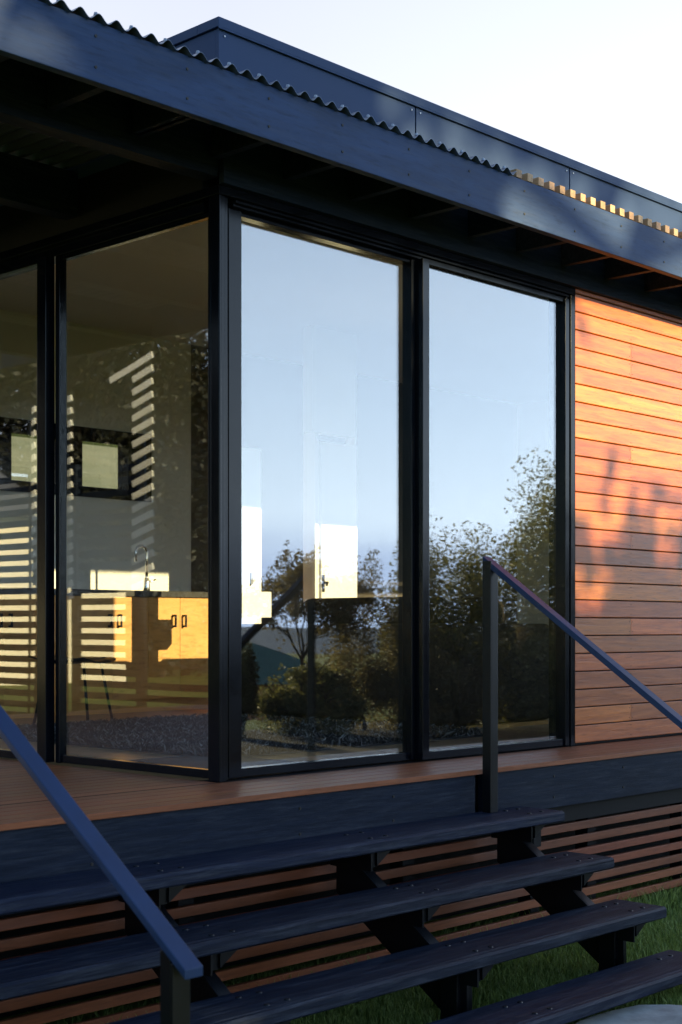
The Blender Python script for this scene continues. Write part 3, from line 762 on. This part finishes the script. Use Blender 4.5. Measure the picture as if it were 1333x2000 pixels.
# ------------------------------------------------------------------ porch end: slatted screen and white sun-stripe bars (mirrored in the left glass)
scr = thing('privacy_screen', 'dark horizontal slat screen closing the far end of the porch', 'screen', (-3.3, 5.8, 0))
m = MB()
z = -.75
while z < 1.95:
    m.box(-3.32, -3.30, 4.80, 5.60, z, z+.055); m.box(-3.32, -3.30, 6.10, 9.0, z, z+.055); z += .098
m.build('slats', M_BLKWOOD, scr)
for y in (4.72, 5.601, 6.02, 9.001): MB().box(-3.33, -3.28, y, y+.078, -.9, 2.0).build('post', M_BLKWOOD, scr, .003)
m = MB(); z = -.75
while z < .18: m.box(-3.32, -3.30, 3.6, 4.719, z, z+.055); z += .098
m.build('low_slats', M_BLKWOOD, scr)
def sun_bars(label, yc, ln, n, ztop, step=.103, long_first=False, xo=-3.27):  # sloped white bars stand in for sun stripes on a wall
    t = thing('sun_bar_column', label, 'sun_bars', (xo, yc, 0), 'white bars in place of sun stripes')
    m = MB()
    for i in range(n):
        z = ztop-step*i; L = ln*(2.1 if (long_first and i == 0) else 1)
        # blade along (1,1) direction, falling towards the far end
        dx = L/math.sqrt(2); 
        p = Vector((xo+ln*.35, yc-ln*.35, z)); q = Vector((xo+ln*.35-dx, yc-ln*.35+dx, z-.50*L)) if False else Vector((xo+ln*.35+dx*0, yc-ln*.35+L, z-.26*L))
        m.bar(p, q, .012, .054, up=(0,0,1))
    m.build('blades', M_SUNBAR, t, .002)
    m = MB(); m.tube([(xo+.05, yc+ln*.3, -.9), (xo+.05, yc+ln*.3, ztop+.02)], .012, 8); m.build('stile', M_STEEL, t)
    return t
sun_bars('narrow column of white bars in place of sun stripes, top one long, mirrored beside the tap', 4.54, .26, 18, 2.76, .103, True)
sun_bars('narrow column of white bars in place of sun stripes, mirrored right beside the mullion', 5.62, .12, 17, 2.55, .103)
sun_bars('narrow column of white bars in place of sun stripes, mirrored left of the mullion', 6.06, .10, 14, 2.5, .103)
# cream cottage and garden wall across the lawn, mirrored behind the slats
zb = -1.4
nb = thing('cottage', 'long cream weatherboard cottage across the lawn beyond the slat screen', 'house', (-13, 28, -1))
MB().box(-17.6, -7, 27, 33, zb, 3.4).build('wall', M_CREAM, nb)
m = MB(); m.prism([(26.4, 3.41), (33.6, 3.41), (30, 5.4)], 'x', -17.9, -6.6); m.build('roof', M_ROOFGREY, nb)
for x in (-10, -13.5):
    f = MB().box(x-.7, x+.7, 26.93, 26.999, .5, 1.9).build('window', M_WHITE, nb); MB().box(x-.6, x+.6, 26.91, 26.929, .6, 1.8).build('pane', M_ROOFGREY, f)
tag(MB().box(-20.9, -17.61, 27.4, 27.6, zb, 1.7).build('garden_wall', M_CREAM), 'plain cream garden wall beside the weatherboard cottage', 'wall')
for i_, (x, y, h, lab) in enumerate(((-17.5, 36, 12, 'tall dark conifer behind the cream garden wall'), (-22.5, 33, 12.5, 'tallest dark conifer beyond of the cream garden wall'),
        (-27.5, 30, 11.5, 'dark conifer standing forward on the lawn'), (-31.5, 25, 11, 'dark conifer at the outer end of the row'), (-11, 38, 12, 'dark conifer behind the cottage roof'), (-27, 35, 14.5, 'very tall dark conifer at the back of the row'), (-34, 27, 13, 'wide dark conifer closing the row of tall ones'), (-24.5, 30.5, 9.5, 'shorter dark conifer tucked between the tall ones'))):
    tree('conifer', lab, 'tree', x, y, h, 3.4, 3.0, (h+1.2)*.5, 30000, .13, M_CONIFER, 40+i_, 'conifers across the lawn', crown_z=h-(h+1.2)*.5, trad=.25, clumps=80, bark=M_DBARK)
# green roofed house below, mirrored in the right glass
gh = thing('cottage', 'low brick cottage with a green hipped roof below the shrubs', 'house', (43, -47, -6))
gz0 = gz(43, -47)-.5
MB().box(38.5, 47.5, -52.5, -43.5, gz0, -2.0).build('wall', M_BRICK, gh)
m = MB(); e = -1.99; m.add([(38,-53,e),(48,-53,e),(48,-43,e),(38,-43,e),(42,-48,.1),(44,-48,.1)], [(3,2,1,0),(0,1,5,4),(1,2,5),(2,3,4,5),(3,0,4)]); m.build('roof', M_ROOFGREEN, gh)
for y in (-50.5, -46): 
    f = MB().box(38.44, 38.499, y-.7, y+.7, -4.2, -2.8).build('window', M_WHITE, gh); MB().box(38.42, 38.439, y-.6, y+.6, -4.1, -2.9).build('pane', M_ROOFGREY, f)
